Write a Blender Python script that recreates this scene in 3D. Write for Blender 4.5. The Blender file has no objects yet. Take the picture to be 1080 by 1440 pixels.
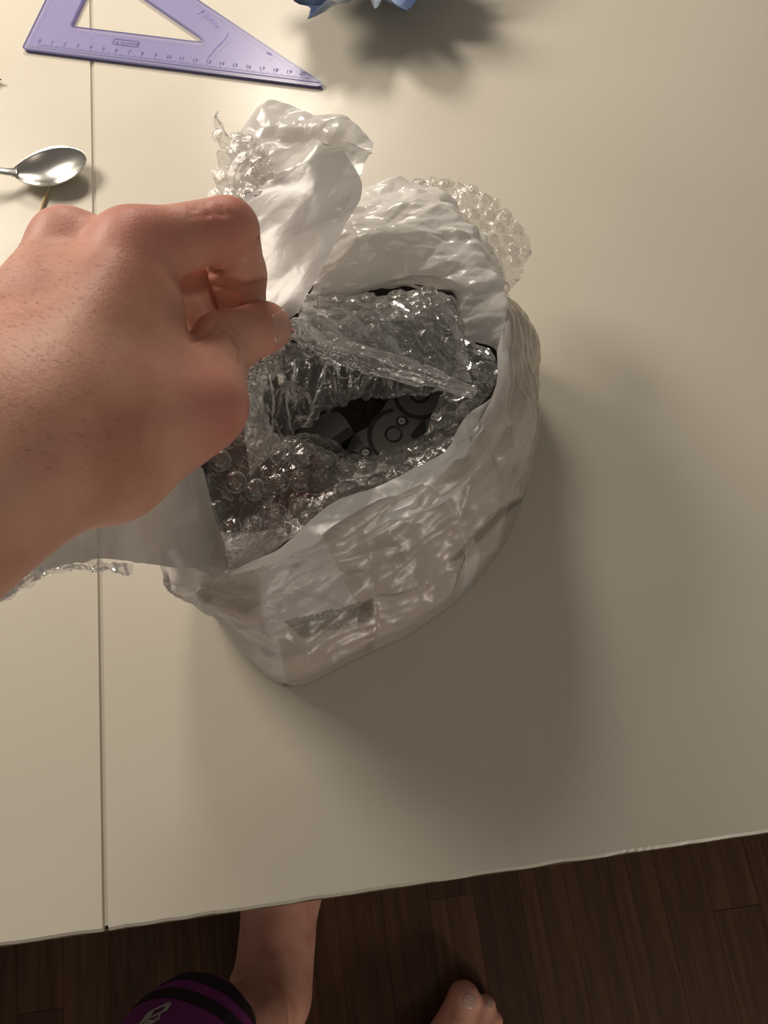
import bpy, bmesh, math, random
import numpy as np
from mathutils import Vector, Matrix

# ------------------------------------------------------------------ camera, world, lights, exposure
TABLE = 0.52                                   # height of the table top above the floor (m)
CAM_H = 0.40                                   # camera above the table top
F_PX = 1081.0
_p, _r, _y = (math.radians(a) for a in (70.5, 8.09, 0.31))
FW = np.array([math.cos(_p)*math.sin(_y), math.cos(_p)*math.cos(_y), -math.sin(_p)])
_rt = np.array([math.cos(_y), -math.sin(_y), 0.0]); _dn = np.cross(FW, _rt)
RT = math.cos(_r)*_rt + math.sin(_r)*_dn
DN = -math.sin(_r)*_rt + math.cos(_r)*_dn
CAM = np.array([0, 0, TABLE + CAM_H])
C = bpy.context.scene.collection
sc = bpy.context.scene
cam = bpy.data.cameras.new('camera'); co = bpy.data.objects.new('camera', cam); C.objects.link(co)
cam.sensor_fit = 'VERTICAL'; cam.sensor_height = 24; cam.lens = 24*F_PX/1440; cam.clip_start = 0.01
co.matrix_world = Matrix(((RT[0], -DN[0], -FW[0], CAM[0]), (RT[1], -DN[1], -FW[1], CAM[1]), (RT[2], -DN[2], -FW[2], CAM[2]), (0, 0, 0, 1)))
sc.camera = co
sc.view_settings.view_transform = 'Standard'; sc.view_settings.look = 'None'
sc.view_settings.gamma = 1; sc.view_settings.use_curve_mapping = False
sc.view_settings.exposure = 0.0
w = bpy.data.worlds.new('room_glow'); sc.world = w; w.use_nodes = True
w.node_tree.nodes['Background'].inputs[0].default_value = (1.0, 0.90, 0.78, 1)
w.node_tree.nodes['Background'].inputs[1].default_value = 0.14
def ceiling_or_fill_light(loc, size, watts, aim):
    lp = bpy.data.lights.new('ceiling_or_fill_light', 'AREA'); lp.shape = 'DISK'; lp.size = size; lp.energy = watts; lp.color = (1.0, 0.89, 0.76)
    lo = bpy.data.objects.new('ceiling_or_fill_light', lp); C.objects.link(lo); lo.location = loc
    lo.rotation_euler = (Vector(aim) - lo.location).to_track_quat('-Z', 'Y').to_euler()
ceiling_or_fill_light((-0.04, 1.02, TABLE + 0.56), 0.20, 3.4, (0, 0.3, TABLE))
ceiling_or_fill_light((-0.58, 0.78, TABLE + 0.58), 0.34, 5.9, (-.3, 0.25, TABLE))
ceiling_or_fill_light((0.35, -1.10, 1.75), 0.50, 1.5, (0.0, 0.0, .3))  # added fill light behind the camera, lifts the bag front and feet
ceiling_or_fill_light((0.45, -0.95, 0.46), 0.16, 2.0, (0.0, 0.0, .1))  # added low fill below table height, only to brighten the feet

# ------------------------------------------------------------------ helpers
def P(x, y, z=0.0):
    "world point seen at photo pixel x, y that lies z cm above the table top"
    v = (x-540)/F_PX*RT + (y-720)/F_PX*DN + FW
    return CAM + v*((z*0.01 - CAM_H)/v[2])
def Q(x, y, Z):
    "world point seen at photo pixel x, y at depth Z cm"
    return CAM + ((x-540)/F_PX*RT + (y-720)/F_PX*DN + FW)*Z*0.01
def W(x, y, z=0.0):
    "cm on the table -> world"
    return np.array([x*.01, y*.01, TABLE + z*.01])

_rng = np.random.RandomState(7)
_perm = np.concatenate([_rng.permutation(256)]*3)
_grad = _rng.normal(size=(256, 3)); _grad /= np.linalg.norm(_grad, axis=1)[:, None]
def noise(p):
    p = np.asarray(p, float); i = np.floor(p).astype(int); f = p - i; u = f*f*f*(f*(f*6-15)+10); out = 0
    for dx in (0, 1):
        for dy in (0, 1):
            for dz in (0, 1):
                h = _perm[_perm[_perm[(i[..., 0]+dx) & 255] + ((i[..., 1]+dy) & 255)] + ((i[..., 2]+dz) & 255)]
                g = _grad[h]; d = f - np.array([dx, dy, dz])
                wx = u[..., 0] if dx else 1-u[..., 0]; wy = u[..., 1] if dy else 1-u[..., 1]; wz = u[..., 2] if dz else 1-u[..., 2]
                out = out + wx*wy*wz*(g*d).sum(-1)
    return out
def crumple(p, freq, amp, octs=3, seed=0):
    "sharp creased folds: ridged, warped noise"
    q = np.asarray(p)*freq + seed*7.31; out = 0; a = amp
    q = q + 0.45*np.stack([noise(q*0.7+3), noise(q*0.7+11), noise(q*0.7+19)], -1)
    for k in range(octs):
        out = out + a*(0.5 - 2.0*np.abs(noise(q + 5*k))); q = q*2.03; a *= 0.5
    return out

_val = np.random.RandomState(5).uniform(-1, 1, 256)
def facet(p):
    "piecewise-linear noise: flat facets meeting in straight sharp creases (crumpled film)"
    p = np.asarray(p, float); p = p + 0.25*np.stack([p[..., 1]*.6+p[..., 2]*.3, p[..., 2]*.5-p[..., 0]*.4, p[..., 0]*.3+p[..., 1]*.2], -1)
    i = np.floor(p).astype(int); f = p - i; o = np.argsort(-f, axis=-1); fs = np.take_along_axis(f, o, -1)
    def val(c): return _val[_perm[_perm[_perm[c[..., 0] & 255] + (c[..., 1] & 255)] + (c[..., 2] & 255)]]
    c = i.copy(); v = val(c)*(1-fs[..., 0])
    for k in range(3):
        c = c + (o[..., k:k+1] == np.arange(3)); v = v + val(c)*(fs[..., k] - (fs[..., k+1] if k < 2 else 0))
    return v
def crease(p, freq, amp, octs=3, seed=0):
    q = np.asarray(p)*freq + seed*5.17; q = q + 0.35*np.stack([noise(q*.6+3), noise(q*.6+11), noise(q*.6+19)], -1); out = 0; a = amp*.6
    rot = np.array([[.8, .6, 0], [-.48, .64, .6], [.36, -.48, .8]])
    for k in range(octs): out = out + a*facet(q+9*k); q = (q@rot)*1.9; a *= .52
    return out

def mesh_obj(name, verts, faces, m=None, parent=None, smooth=True):
    me = bpy.data.meshes.new(name); me.from_pydata([tuple(v) for v in verts], [], [tuple(f) for f in faces]); me.update()
    if smooth: me.polygons.foreach_set('use_smooth', [True]*len(me.polygons))
    if m: me.materials.append(m)
    o = bpy.data.objects.new(name, me); C.objects.link(o)
    if parent:
        o.parent = parent; o.matrix_parent_inverse = Matrix.Translation(parent.location).inverted() if parent.parent is None else (Matrix.Translation(parent.parent.location)).inverted() @ Matrix.Identity(4)
    return o
def bm_obj(name, bm, m, parent=None, smooth=False):
    vs = [tuple(v.co) for v in bm.verts]; bm.verts.index_update()
    fs = [[v.index for v in f.verts] for f in bm.faces]; bm.free()
    return mesh_obj(name, vs, fs, m, parent, smooth)
def thing(name, label, cat, loc=(0, 0, 0), group=None):
    o = bpy.data.objects.new(name, None); C.objects.link(o); o.location = tuple(loc); o.empty_display_size = .02
    return tag(o, label, cat, group)
def tag(o, label=None, cat=None, group=None, kind=None):
    if label: o['label'] = label
    if cat: o['category'] = cat
    if group: o['group'] = group
    if kind: o['kind'] = kind
    return o
def box(bm, lo_, hi_, bev=0.0):
    r = bmesh.ops.create_cube(bm, size=1.0)
    for v in r['verts']:
        v.co = Vector([(lo_[k]+hi_[k])/2 + v.co[k]*(hi_[k]-lo_[k]) for k in range(3)])
    if bev:
        es = list({e for v in r['verts'] for e in v.link_edges})
        bmesh.ops.bevel(bm, geom=es, offset=bev, segments=2, affect='EDGES', profile=0.7)

def cr(ctrl, n, closed=False):
    "Catmull-Rom resample along axis 0"
    c = np.asarray(ctrl, float); m = len(c)
    if closed:
        t = np.arange(n)/n*m; idx = lambda k: k % m
    else:
        t = np.linspace(0, m-1, n); idx = None
        c = np.concatenate([[2*c[0]-c[1]], c, [2*c[-1]-c[-2]]])
    i = np.minimum(np.floor(t).astype(int), m-1 if closed else m-2); f = t - i
    if closed: p0, p1, p2, p3 = (c[(i+k) % m] for k in (-1, 0, 1, 2))
    else: p0, p1, p2, p3 = (c[i+k] for k in (0, 1, 2, 3))
    f = f.reshape((-1,)+(1,)*(c.ndim-1))
    return 0.5*(2*p1 + (p2-p0)*f + (2*p0-5*p1+4*p2-p3)*f**2 + (3*p1-p0-3*p2+p3)*f**3)
def surf(ctrl, nu, nv, closed=False):
    "ctrl rows x cols x 3 -> grid nu x nv"
    a = cr(np.asarray(ctrl, float), nu)
    return np.swapaxes(cr(np.swapaxes(a, 0, 1), nv, closed), 0, 1)
def normals(g, closed=False):
    du = np.gradient(g, axis=0)
    dv = (np.roll(g, -1, 1) - np.roll(g, 1, 1)) if closed else np.gradient(g, axis=1)
    n = np.cross(du, dv); return n/np.maximum(np.linalg.norm(n, axis=-1), 1e-9)[..., None]
def grid_faces(nu, nv, closed=False):
    fs = []
    for i in range(nu-1):
        for j in range(nv if closed else nv-1):
            k = (j+1) % nv
            fs.append((i*nv+j, i*nv+k, (i+1)*nv+k, (i+1)*nv+j))
    return fs
def edge_jag(g, amp, freq, seed):
    "make the border of a sheet uneven"
    nu, nv, _ = g.shape
    u = np.linspace(0, 1, nu)[:, None]; v = np.linspace(0, 1, nv)[None, :]
    du = np.gradient(g, axis=0)*nu; dv = np.gradient(g, axis=1)*nv
    nn = noise(g*freq + seed); mm = noise(g*freq*2.7 + seed+9)
    k = (nn + 0.5*mm)*amp
    wu = np.clip((np.abs(u-.5)-.36)/.14, 0, 1)*np.sign(u-.5); wv = np.clip((np.abs(v-.5)-.36)/.14, 0, 1)*np.sign(v-.5)
    lu = np.linalg.norm(du, axis=-1, keepdims=True)+1e-6; lv = np.linalg.norm(dv, axis=-1, keepdims=True)+1e-6
    return g + du/lu*(wu*k)[..., None] + dv/lv*(wv*k)[..., None]

def material(name, col, rough=0.5, **kw):
    m = bpy.data.materials.new(name); m.use_nodes = True
    b = m.node_tree.nodes['Principled BSDF']; b.inputs['Base Color'].default_value = (*col, 1); b.inputs['Roughness'].default_value = rough
    for k, v in kw.items(): b.inputs[k.replace('_', ' ')].default_value = v
    return m
def nodes(m): return m.node_tree.nodes, m.node_tree.links, m.node_tree.nodes['Principled BSDF']
def tex(m, kind, scale, coord='Object', stretch=(1, 1, 1), **kw):
    N, L, b = nodes(m); tc = N.new('ShaderNodeTexCoord'); mp = N.new('ShaderNodeMapping'); t = N.new(kind)
    mp.inputs['Scale'].default_value = stretch
    L.new(tc.outputs[coord], mp.inputs[0]); L.new(mp.outputs[0], t.inputs['Vector']); t.inputs['Scale'].default_value = scale
    for k, v in kw.items():
        if k in t.inputs: t.inputs[k].default_value = v
        else: setattr(t, k, v)
    return t
def bump(m, src, strength, dist=0.001, target=None):
    N, L, b = nodes(m); bp = N.new('ShaderNodeBump'); bp.inputs['Strength'].default_value = strength; bp.inputs['Distance'].default_value = dist
    L.new(src, bp.inputs['Height']); L.new(bp.outputs[0], (target or b).inputs['Normal']); return bp
def ramp(m, src, stops):
    N, L, b = nodes(m); r = N.new('ShaderNodeValToRGB'); L.new(src, r.inputs[0])
    e = r.color_ramp.elements
    while len(e) < len(stops): e.new(0.5)
    for el, (pos, c) in zip(e, stops): el.position = pos; el.color = (*c, 1)
    return r
def film(name, tint=(0.93, 0.93, 0.92), haze=0.07, gloss=0.25, rough=0.12, bstr=0.5, bscale=260, hazecol=(0.9, 0.88, 0.85), rim=0.0, lines=0.0, lscale=75, lwid=0.02, axis=None):
    "thin clear plastic: mostly see-through, glossy at grazing angles, slightly milky"
    m = bpy.data.materials.new(name); m.use_nodes = True; N, L = m.node_tree.nodes, m.node_tree.links; N.clear()
    out = N.new('ShaderNodeOutputMaterial'); tr = N.new('ShaderNodeBsdfTransparent'); tr.inputs[0].default_value = (*tint, 1)
    gl = N.new('ShaderNodeBsdfGlossy'); gl.inputs['Roughness'].default_value = rough; gl.inputs[0].default_value = (1, 1, 1, 1)
    df = N.new('ShaderNodeBsdfDiffuse'); df.inputs[0].default_value = (*hazecol, 1)
    tl = N.new('ShaderNodeBsdfTranslucent'); tl.inputs[0].default_value = (*hazecol, 1)
    lw = N.new('ShaderNodeLayerWeight'); lw.inputs['Blend'].default_value = gloss
    mr = N.new('ShaderNodeMath'); mr.operation = 'MULTIPLY_ADD'; mr.inputs[1].default_value = 0.75; mr.inputs[2].default_value = 0.05; mr.use_clamp = True
    L.new(lw.outputs['Fresnel'], mr.inputs[0])
    m0 = N.new('ShaderNodeMixShader'); L.new(df.outputs[0], m0.inputs[1]); L.new(tl.outputs[0], m0.inputs[2])
    m1 = N.new('ShaderNodeMixShader'); m1.inputs[0].default_value = haze; L.new(tr.outputs[0], m1.inputs[1]); L.new(m0.outputs[0], m1.inputs[2])
    if rim:
        fc = N.new('ShaderNodeLayerWeight'); fc.inputs['Blend'].default_value = 0.35; ma = N.new('ShaderNodeMath'); ma.operation = 'MULTIPLY_ADD'; pw = N.new('ShaderNodeMath'); pw.operation = 'POWER'; pw.inputs[1].default_value = 2.5; L.new(fc.outputs['Facing'], pw.inputs[0])
        ma.inputs[1].default_value = rim; ma.inputs[2].default_value = haze; L.new(pw.outputs[0], ma.inputs[0]); L.new(ma.outputs[0], m1.inputs[0])
    if lines:
        # bright streaks painted into the haze, standing in for glints on creases
        tc2 = N.new('ShaderNodeTexCoord'); mp = N.new('ShaderNodeMapping'); mp.vector_type = 'TEXTURE'; tn = N.new('ShaderNodeTexNoise'); tn.inputs['Scale'].default_value = lscale
        tn.inputs['Detail'].default_value = 1.5; tn.inputs['Distortion'].default_value = 0.6 if axis is not None else 1.6
        if axis is not None:
            mp.inputs['Rotation'].default_value = Vector(axis).to_track_quat('X', 'Z').to_euler(); mp.inputs['Scale'].default_value = (9, 1, 1)
        L.new(tc2.outputs['Object'], mp.inputs[0]); L.new(mp.outputs[0], tn.inputs['Vector'])
        sb = N.new('ShaderNodeMath'); sb.operation = 'SUBTRACT'; sb.inputs[1].default_value = 0.5; L.new(tn.outputs[0], sb.inputs[0])
        ab = N.new('ShaderNodeMath'); ab.operation = 'ABSOLUTE'; L.new(sb.outputs[0], ab.inputs[0])
        mrg = N.new('ShaderNodeMapRange'); mrg.inputs['From Min'].default_value = 0; mrg.inputs['From Max'].default_value = lwid; mrg.inputs['To Min'].default_value = lines; mrg.inputs['To Max'].default_value = 0; L.new(ab.outputs[0], mrg.inputs[0])
        adl = N.new('ShaderNodeMath'); adl.operation = 'ADD'; adl.use_clamp = True; L.new(mrg.outputs[0], adl.inputs[0])
        if rim: L.new(ma.outputs[0], adl.inputs[1])
        else: adl.inputs[1].default_value = haze
        L.new(adl.outputs[0], m1.inputs[0])
    m2 = N.new('ShaderNodeMixShader'); L.new(mr.outputs[0], m2.inputs[0]); L.new(m1.outputs[0], m2.inputs[1]); L.new(gl.outputs[0], m2.inputs[2])
    tc = N.new('ShaderNodeTexCoord'); t = N.new('ShaderNodeTexNoise'); t.inputs['Scale'].default_value = bscale; t.inputs['Detail'].default_value = 3; t.inputs['Distortion'].default_value = 1.5
    L.new(tc.outputs['Object'], t.inputs['Vector'])
    bp = N.new('ShaderNodeBump'); bp.inputs['Strength'].default_value = bstr; bp.inputs['Distance'].default_value = 0.002; L.new(t.outputs[0], bp.inputs['Height'])
    L.new(bp.outputs[0], gl.inputs['Normal']); L.new(bp.outputs[0], lw.inputs['Normal'])
    L.new(m2.outputs[0], out.inputs[0]); return m
def white_poly(name, col, rough=0.33, trans=0.35, clear=0.0, bstr=0.3, bscale=90):
    "thin white plastic film: glossy, lets some light through"
    m = material(name, col, rough); N, L, b = nodes(m); out = N['Material Output']
    b.inputs['Specular IOR Level'].default_value = 0.6
    tl = N.new('ShaderNodeBsdfTranslucent'); tl.inputs[0].default_value = (*[min(1, c*1.02) for c in col], 1)
    mx = N.new('ShaderNodeMixShader'); mx.inputs[0].default_value = trans
    L.new(b.outputs[0], mx.inputs[1]); L.new(tl.outputs[0], mx.inputs[2]); last = mx
    if clear:
        tr = N.new('ShaderNodeBsdfTransparent'); m2 = N.new('ShaderNodeMixShader'); m2.inputs[0].default_value = clear
        L.new(mx.outputs[0], m2.inputs[1]); L.new(tr.outputs[0], m2.inputs[2]); last = m2
    L.new(last.outputs[0], out.inputs[0])
    t = tex(m, 'ShaderNodeTexVoronoi', bscale, feature='F1', Randomness=1.0)
    n2 = tex(m, 'ShaderNodeTexNoise', bscale*1.3, Detail=4.0, Distortion=1.0)
    ad = N.new('ShaderNodeMath'); ad.operation = 'MULTIPLY_ADD'; ad.inputs[1].default_value = 0.5
    L.new(t.outputs['Distance'], ad.inputs[0]); L.new(n2.outputs[0], ad.inputs[2])
    bump(m, ad.outputs[0], bstr, 0.003); return m

# ------------------------------------------------------------------ materials
M = {}
m = M['table'] = material('cream_laminate', (0.72, 0.67, 0.56), 0.34, Specular_IOR_Level=0.35)
N, L, b = nodes(m)
t = tex(m, 'ShaderNodeTexNoise', 5, Detail=5.0)
r = ramp(m, t.outputs[0], [(0.3, (0.66, 0.615, 0.515)), (0.7, (0.71, 0.665, 0.565))]); L.new(r.outputs[0], b.inputs['Base Color'])
t2 = tex(m, 'ShaderNodeTexNoise', 14, Detail=6.0)
r2 = ramp(m, t2.outputs[0], [(0.35, (0.27,)*3), (0.7, (0.42,)*3)]); L.new(r2.outputs[0], b.inputs['Roughness'])
bump(m, tex(m, 'ShaderNodeTexNoise', 900).outputs[0], 0.04, 0.0005)
M['edge'] = material('chipped_edge', (0.20, 0.15, 0.08), 0.8)
M['groove'] = material('table_groove', (0.50, 0.46, 0.38), 0.5)
M['metal_leg'] = material('table_leg_paint', (0.5, 0.47, 0.4), 0.5)
def wood(name, c):
    m = material(name, c, 0.6, Specular_IOR_Level=0.25); N, L, b = nodes(m)
    t = tex(m, 'ShaderNodeTexNoise', 9, stretch=(9, 0.6, 1), Detail=6.0, Distortion=1.2)
    r = ramp(m, t.outputs[0], [(0.25, tuple(v*0.55 for v in c)), (0.5, c), (0.8, tuple(v*1.5 for v in c))])
    L.new(r.outputs[0], b.inputs['Base Color']); bump(m, t.outputs[0], 0.12, 0.001); return m
WOODS = [wood('dark_oak_a', (0.078, 0.036, 0.018)), wood('dark_oak_b', (0.086, 0.040, 0.021)), wood('dark_oak_c', (0.062, 0.029, 0.015)), wood('dark_oak_d', (0.088, 0.041, 0.021))]
M['gap'] = material('floor_gap', (0.015, 0.009, 0.006), 0.9)
M['bag'] = white_poly('white_poly_film', (0.86, 0.84, 0.81), 0.24, 0.20, 0.0, 0.06)
M['bag_thin'] = white_poly('thin_white_film_shaded', (0.47, 0.45, 0.43), 0.26, 0.18, 0.08, 0.05)  # greyer copy of the white film; the flaps' shade is painted in
M['bag_fold'] = white_poly('folded_white_film', (0.82, 0.80, 0.78), 0.2, 0.3, 0.04, 0.05)
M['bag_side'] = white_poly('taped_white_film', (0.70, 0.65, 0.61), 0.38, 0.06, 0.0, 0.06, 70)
M['tape'] = film('packing_tape', (0.90, 0.87, 0.83), 0.12, 0.12, 0.34, 0.12, 60)
M['film'] = film('bubble_film', haze=0.16, gloss=0.32, rough=0.14, bstr=0.30, lines=.5, lscale=90)
M['fringe'] = film('crinkled_film', lines=.5, lscale=80, haze=0.26, gloss=0.45, rough=0.12, bstr=0.6, bscale=160)
M['hood'] = film('lit_hood_film', haze=0.30, gloss=0.36, rough=0.14, bstr=0.30, hazecol=(0.95, 0.93, 0.9), lines=.55, lscale=90)  # milkier copy of the bubble film; the lit hood is painted brighter
M['under'] = film('shaded_film', haze=0.06, gloss=0.26, rough=0.16, bstr=0.30, lines=.5, lscale=60, axis=(.15, .3, 1))  # clearer copy of the film; underside shade put into its haze
M['weld'] = film('bubble_weld', haze=0.55, gloss=0.4, rough=0.15, bstr=0.2)
M['dull_film'] = film('dull_film', haze=0.16, gloss=0.15, rough=0.3, bstr=0.2, hazecol=(0.6, 0.55, 0.52))
_sd = P(660, 550, 10)-P(410, 460, 14)
M['stretch'] = film('stretched_film', lines=.6, lscale=130, lwid=.03, axis=tuple(_sd), haze=0.34, gloss=0.35, rough=0.2, bstr=0.8, bscale=160)
M['bubble'] = film('bubble_skin', haze=0.05, gloss=0.55, rough=0.07, bstr=0.35, bscale=300, rim=0.7, lines=.45, lscale=170)
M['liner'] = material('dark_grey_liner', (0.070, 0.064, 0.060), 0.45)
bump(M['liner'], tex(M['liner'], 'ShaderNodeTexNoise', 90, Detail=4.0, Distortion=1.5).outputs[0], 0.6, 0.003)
M['case'] = material('dark_grey_plastic', (0.060, 0.062, 0.056), 0.6)
M['ink'] = material('black_print', (0.003, 0.003, 0.003), 0.8)
M['pale_ink'] = material('pale_print', (0.34, 0.34, 0.33), 0.6)

# ------------------------------------------------------------------ floor
fl = mesh_obj('floor', [(-1.6, -1.2, -0.02), (1.6, -1.2, -0.02), (1.6, 1.8, -0.02), (-1.6, 1.8, -0.02)], [(0, 1, 2, 3)], M['gap'], smooth=False)
tag(fl, kind='structure')
random.seed(4)
PW, plank_mesh = 0.0495, {}
def plank(x, y0, y1, k):
    key = (round(y1-y0, 2), k)
    if key not in plank_mesh:
        bm = bmesh.new(); box(bm, (-PW/2+.00015, 0, -.012), (PW/2-.00015, key[0]-.0003, 0), .0003)
        o = bm_obj('plank', bm, WOODS[k], fl); plank_mesh[key] = o.data
    else:
        o = bpy.data.objects.new('plank', plank_mesh[key]); C.objects.link(o); o.parent = fl
    o.location = (x, y0, random.uniform(-.0003, .0003))
k_last = 0
for i in range(-15, 17):
    y = -0.62 - random.choice((0, .15, .3, .1))
    while y < 0.75:
        ln = random.choice((.30, .45, .60, .75)); k = random.choice([q for q in range(4) if q != k_last]); k_last = k
        plank(i*PW + .012, y, y+ln, k); y += ln

# ------------------------------------------------------------------ table
EY = -0.0450                                    # front edge of the table
SX = -0.1578                                    # the seam between leaf and main top
tb = thing('table', 'cream laminate table with a seam on the left and a chipped front edge', 'table', (0.05, 0.5, 0))
def top_panel(name, x0, x1):
    n = int((x1-x0)/.002); rs = np.random.RandomState(int(abs(x1)*100)); th = .022
    xs = np.linspace(x0, x1, n); jag = np.clip(noise(np.stack([xs*60, xs*0, xs*0], -1))*0.0010, -.0002, .001) + np.abs(noise(np.stack([xs*260, xs*0+4, xs*0], -1)))*.0005
    vs, fs = [], []
    for x, j in zip(xs, jag):
        vs += [(x, EY+j, TABLE-.0012), (x, EY+.0015+j, TABLE), (x, 1.15, TABLE), (x, 1.15, TABLE-th), (x, EY, TABLE-th)]
    for i in range(n-1):
        for k in range(5):
            fs.append((i*5+k, (i+1)*5+k, (i+1)*5+(k+1) % 5, i*5+(k+1) % 5))
    fs += [tuple(range(5)), tuple((n-1)*5+k for k in (4, 3, 2, 1, 0))]
    return mesh_obj(name, vs, fs, M['table'], tb, smooth=False)
top_panel('leaf_panel', -0.62, SX-.0014); top_panel('main_panel', SX+.0014, 0.78)
bm = bmesh.new(); box(bm, (SX-.004, EY+.002, TABLE-.02), (SX+.004, 1.149, TABLE-.0011)); bm_obj('seam_strip', bm, M['groove'], tb)
bm = bmesh.new(); box(bm, (-0.62, EY-.0006, TABLE-.021), (0.78, EY+.0006, TABLE-.0028)); bm_obj('edge_band', bm, M['edge'], tb)
for (lx, ly) in ((-.55, .02), (.71, .02), (-.55, 1.08), (.71, 1.08)):
    bm = bmesh.new(); box(bm, (lx-.02, ly-.02, 0), (lx+.02, ly+.02, TABLE-.022), .003); bm_obj('leg', bm, M['metal_leg'], tb)

# ------------------------------------------------------------------ set square
M['square'] = material('violet_plastic', (0.53, 0.50, 0.76), 0.25, Transmission_Weight=0.0)
N, L, b = nodes(M['square'])
tr = N.new('ShaderNodeBsdfTransparent'); tr.inputs[0].default_value = (0.76, 0.73, 0.96, 1); mx = N.new('ShaderNodeMixShader'); mx.inputs[0].default_value = 0.50
L.new(b.outputs[0], mx.inputs[1]); L.new(tr.outputs[0], mx.inputs[2]); L.new(mx.outputs[0], N['Material Output'].inputs[0])
M['square_edge'] = material('violet_plastic_edge', (0.13, 0.13, 0.27), 0.3)
M['square_print'] = material('grey_violet_print', (0.12, 0.10, 0.25), 0.6)
A, B = P(34, 73)[:2], P(462, 127)[:2]
ux = (B-A)/np.linalg.norm(B-A); uy = np.array([-ux[1], ux[0]]); LEN = np.linalg.norm(B-A)
HGT = LEN*math.tan(math.radians(30.0))
sq = thing('set_square', 'translucent violet plastic set square with a triangular cut-out lying flat', 'set square', (A[0], A[1], TABLE))
def sqp(x, y, z): q = A + ux*x + uy*y; return (q[0], q[1], TABLE + z)
def rounded(poly, r, n=5):
    out = []; m_ = len(poly)
    for i in range(m_):
        p0, p1, p2 = (np.array(poly[(i+k-1) % m_], float) for k in range(3))
        d0 = (p0-p1)/np.linalg.norm(p0-p1); d1 = (p2-p1)/np.linalg.norm(p2-p1); h = math.acos(np.clip(d0@d1, -1, 1))/2
        t_ = r/math.tan(h); a, c = p1+d0*t_, p1+d1*t_
        for k in range(n+1):
            s = k/n; out.append((1-s)**2*a + 2*s*(1-s)*p1 + s*s*c)
    return out
hyp = 0.033                                     # width of the frame
outer = rounded([(0, 0), (LEN, 0), (0, HGT)], .003)
ix, iy = P(100, 40)[:2]-A, None
_iv = P(286, 64)[:2]-A; _il = P(101, 42)[:2]-A
cx0, cy0 = float(_il@ux), float(_il@uy); _ivx = float(_iv@ux)
inner = rounded([(cx0, cy0), (_ivx+.006, cy0), (cx0, cy0+(_ivx+.006-cx0)*math.tan(math.radians(30)))], .0035)
def plate(name, outs, ins, z0, z1, m_, parent):
    bm = bmesh.new(); tops = []
    for z in (z1, z0):
        lo_ = [bm.verts.new(sqp(p[0], p[1], z)) for p in outs]; li = [bm.verts.new(sqp(p[0], p[1], z)) for p in ins]
        es = [bm.edges.new((lo_[k], lo_[(k+1) % len(lo_)])) for k in range(len(lo_))] + [bm.edges.new((li[k], li[(k+1) % len(li)])) for k in range(len(li))]
        bmesh.ops.triangle_fill(bm, use_beauty=True, edges=es); tops.append((lo_, li))
    for g in (0, 1):
        a, c = tops[0][g], tops[1][g]
        for k in range(len(a)): bm.faces.new((a[k], a[(k+1) % len(a)], c[(k+1) % len(a)], c[k]))
    bmesh.ops.recalc_face_normals(bm, faces=bm.faces)
    return bm_obj(name, bm, m_, parent)
plate('plate', outer, inner, 0.0003, 0.0026, M['square'], sq)
bm = bmesh.new()                               # bevelled scale edge along the long side, darker
q = [bm.verts.new(sqp(*v)) for v in ((.002, -.0006, .0010), (LEN-.004, -.0006, .0010), (LEN-.007, .0030, .0029), (.0025, .0030, .0029), (.002, -.0004, .0003), (LEN-.004, -.0004, .0003))]
bm.faces.new((q[0], q[1], q[2], q[3])); bm.faces.new((q[4], q[5], q[1], q[0]))
bm_obj('bevelled_edge', bm, M['square_edge'], sq)
def rim(name, pts, wdt, m_):
    vs, fs = [], []; n = len(pts); ctr = sum(pts)/n
    for k in range(n):
        d = pts[(k+1) % n]-pts[k-1]; nn = np.array([-d[1], d[0]])/(np.linalg.norm(d)+1e-9)
        for s, z in ((-wdt/2, .00265), (wdt/2, .00265)): vs.append(sqp(pts[k][0]+nn[0]*s, pts[k][1]+nn[1]*s, z+.0001))
    for k in range(n): fs.append((2*k, 2*k+1, (2*k+3) % (2*n), (2*k+2) % (2*n)))
    return mesh_obj(name, vs, fs, m_, sq, smooth=False)
rim('outer_rim', outer, .0012, M['square_edge']); rim('inner_rim', inner, .0012, M['square_edge'])
bm = bmesh.new(); CM = .0098
def flat(bm, x0, x1, y0, y1, z=.0029):
    v = [bm.verts.new(sqp(*p_, z)) for p_ in ((x0, y0), (x1, y0), (x1, y1), (x0, y1))]; bm.faces.new(v)
for k in range(0, 206):
    x = .010 + k*CM/10; h = .0055 if k % 10 == 0 else (.004 if k % 5 == 0 else .0026)
    if x < LEN-.008: flat(bm, x-.00010, x+.00010, .0043, .0043+h*.55)
tag(bm_obj('scale_ticks', bm, M['square_print'], sq), kind='stuff')
def text(name, s, size, origin, m_, parent, frame, z):
    cu = bpy.data.curves.new(name, 'FONT'); cu.body = s; cu.size = size; cu.align_x = 'CENTER'; cu.extrude = 0
    o = bpy.data.objects.new(name, cu); C.objects.link(o)
    dg = bpy.context.evaluated_depsgraph_get(); me = bpy.data.meshes.new_from_object(o.evaluated_get(dg)); bpy.data.objects.remove(o)
    vs = [frame(origin[0]+v.co.x, origin[1]+v.co.y, z) for v in me.vertices]; fs = [tuple(p_.vertices) for p_ in me.polygons]
    return mesh_obj(name, vs, fs, m_, parent, smooth=False)
for k in range(0, 21):
    if .010+k*CM < LEN-.012: text('scale_number', str(k), .0042, (.010+k*CM, .0078), M['square_print'], sq, sqp, .0029)
bm = bmesh.new(); pl = rounded([(.064, .0145), (.083, .0145), (.083, .0195), (.064, .0195)], .001)
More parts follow.
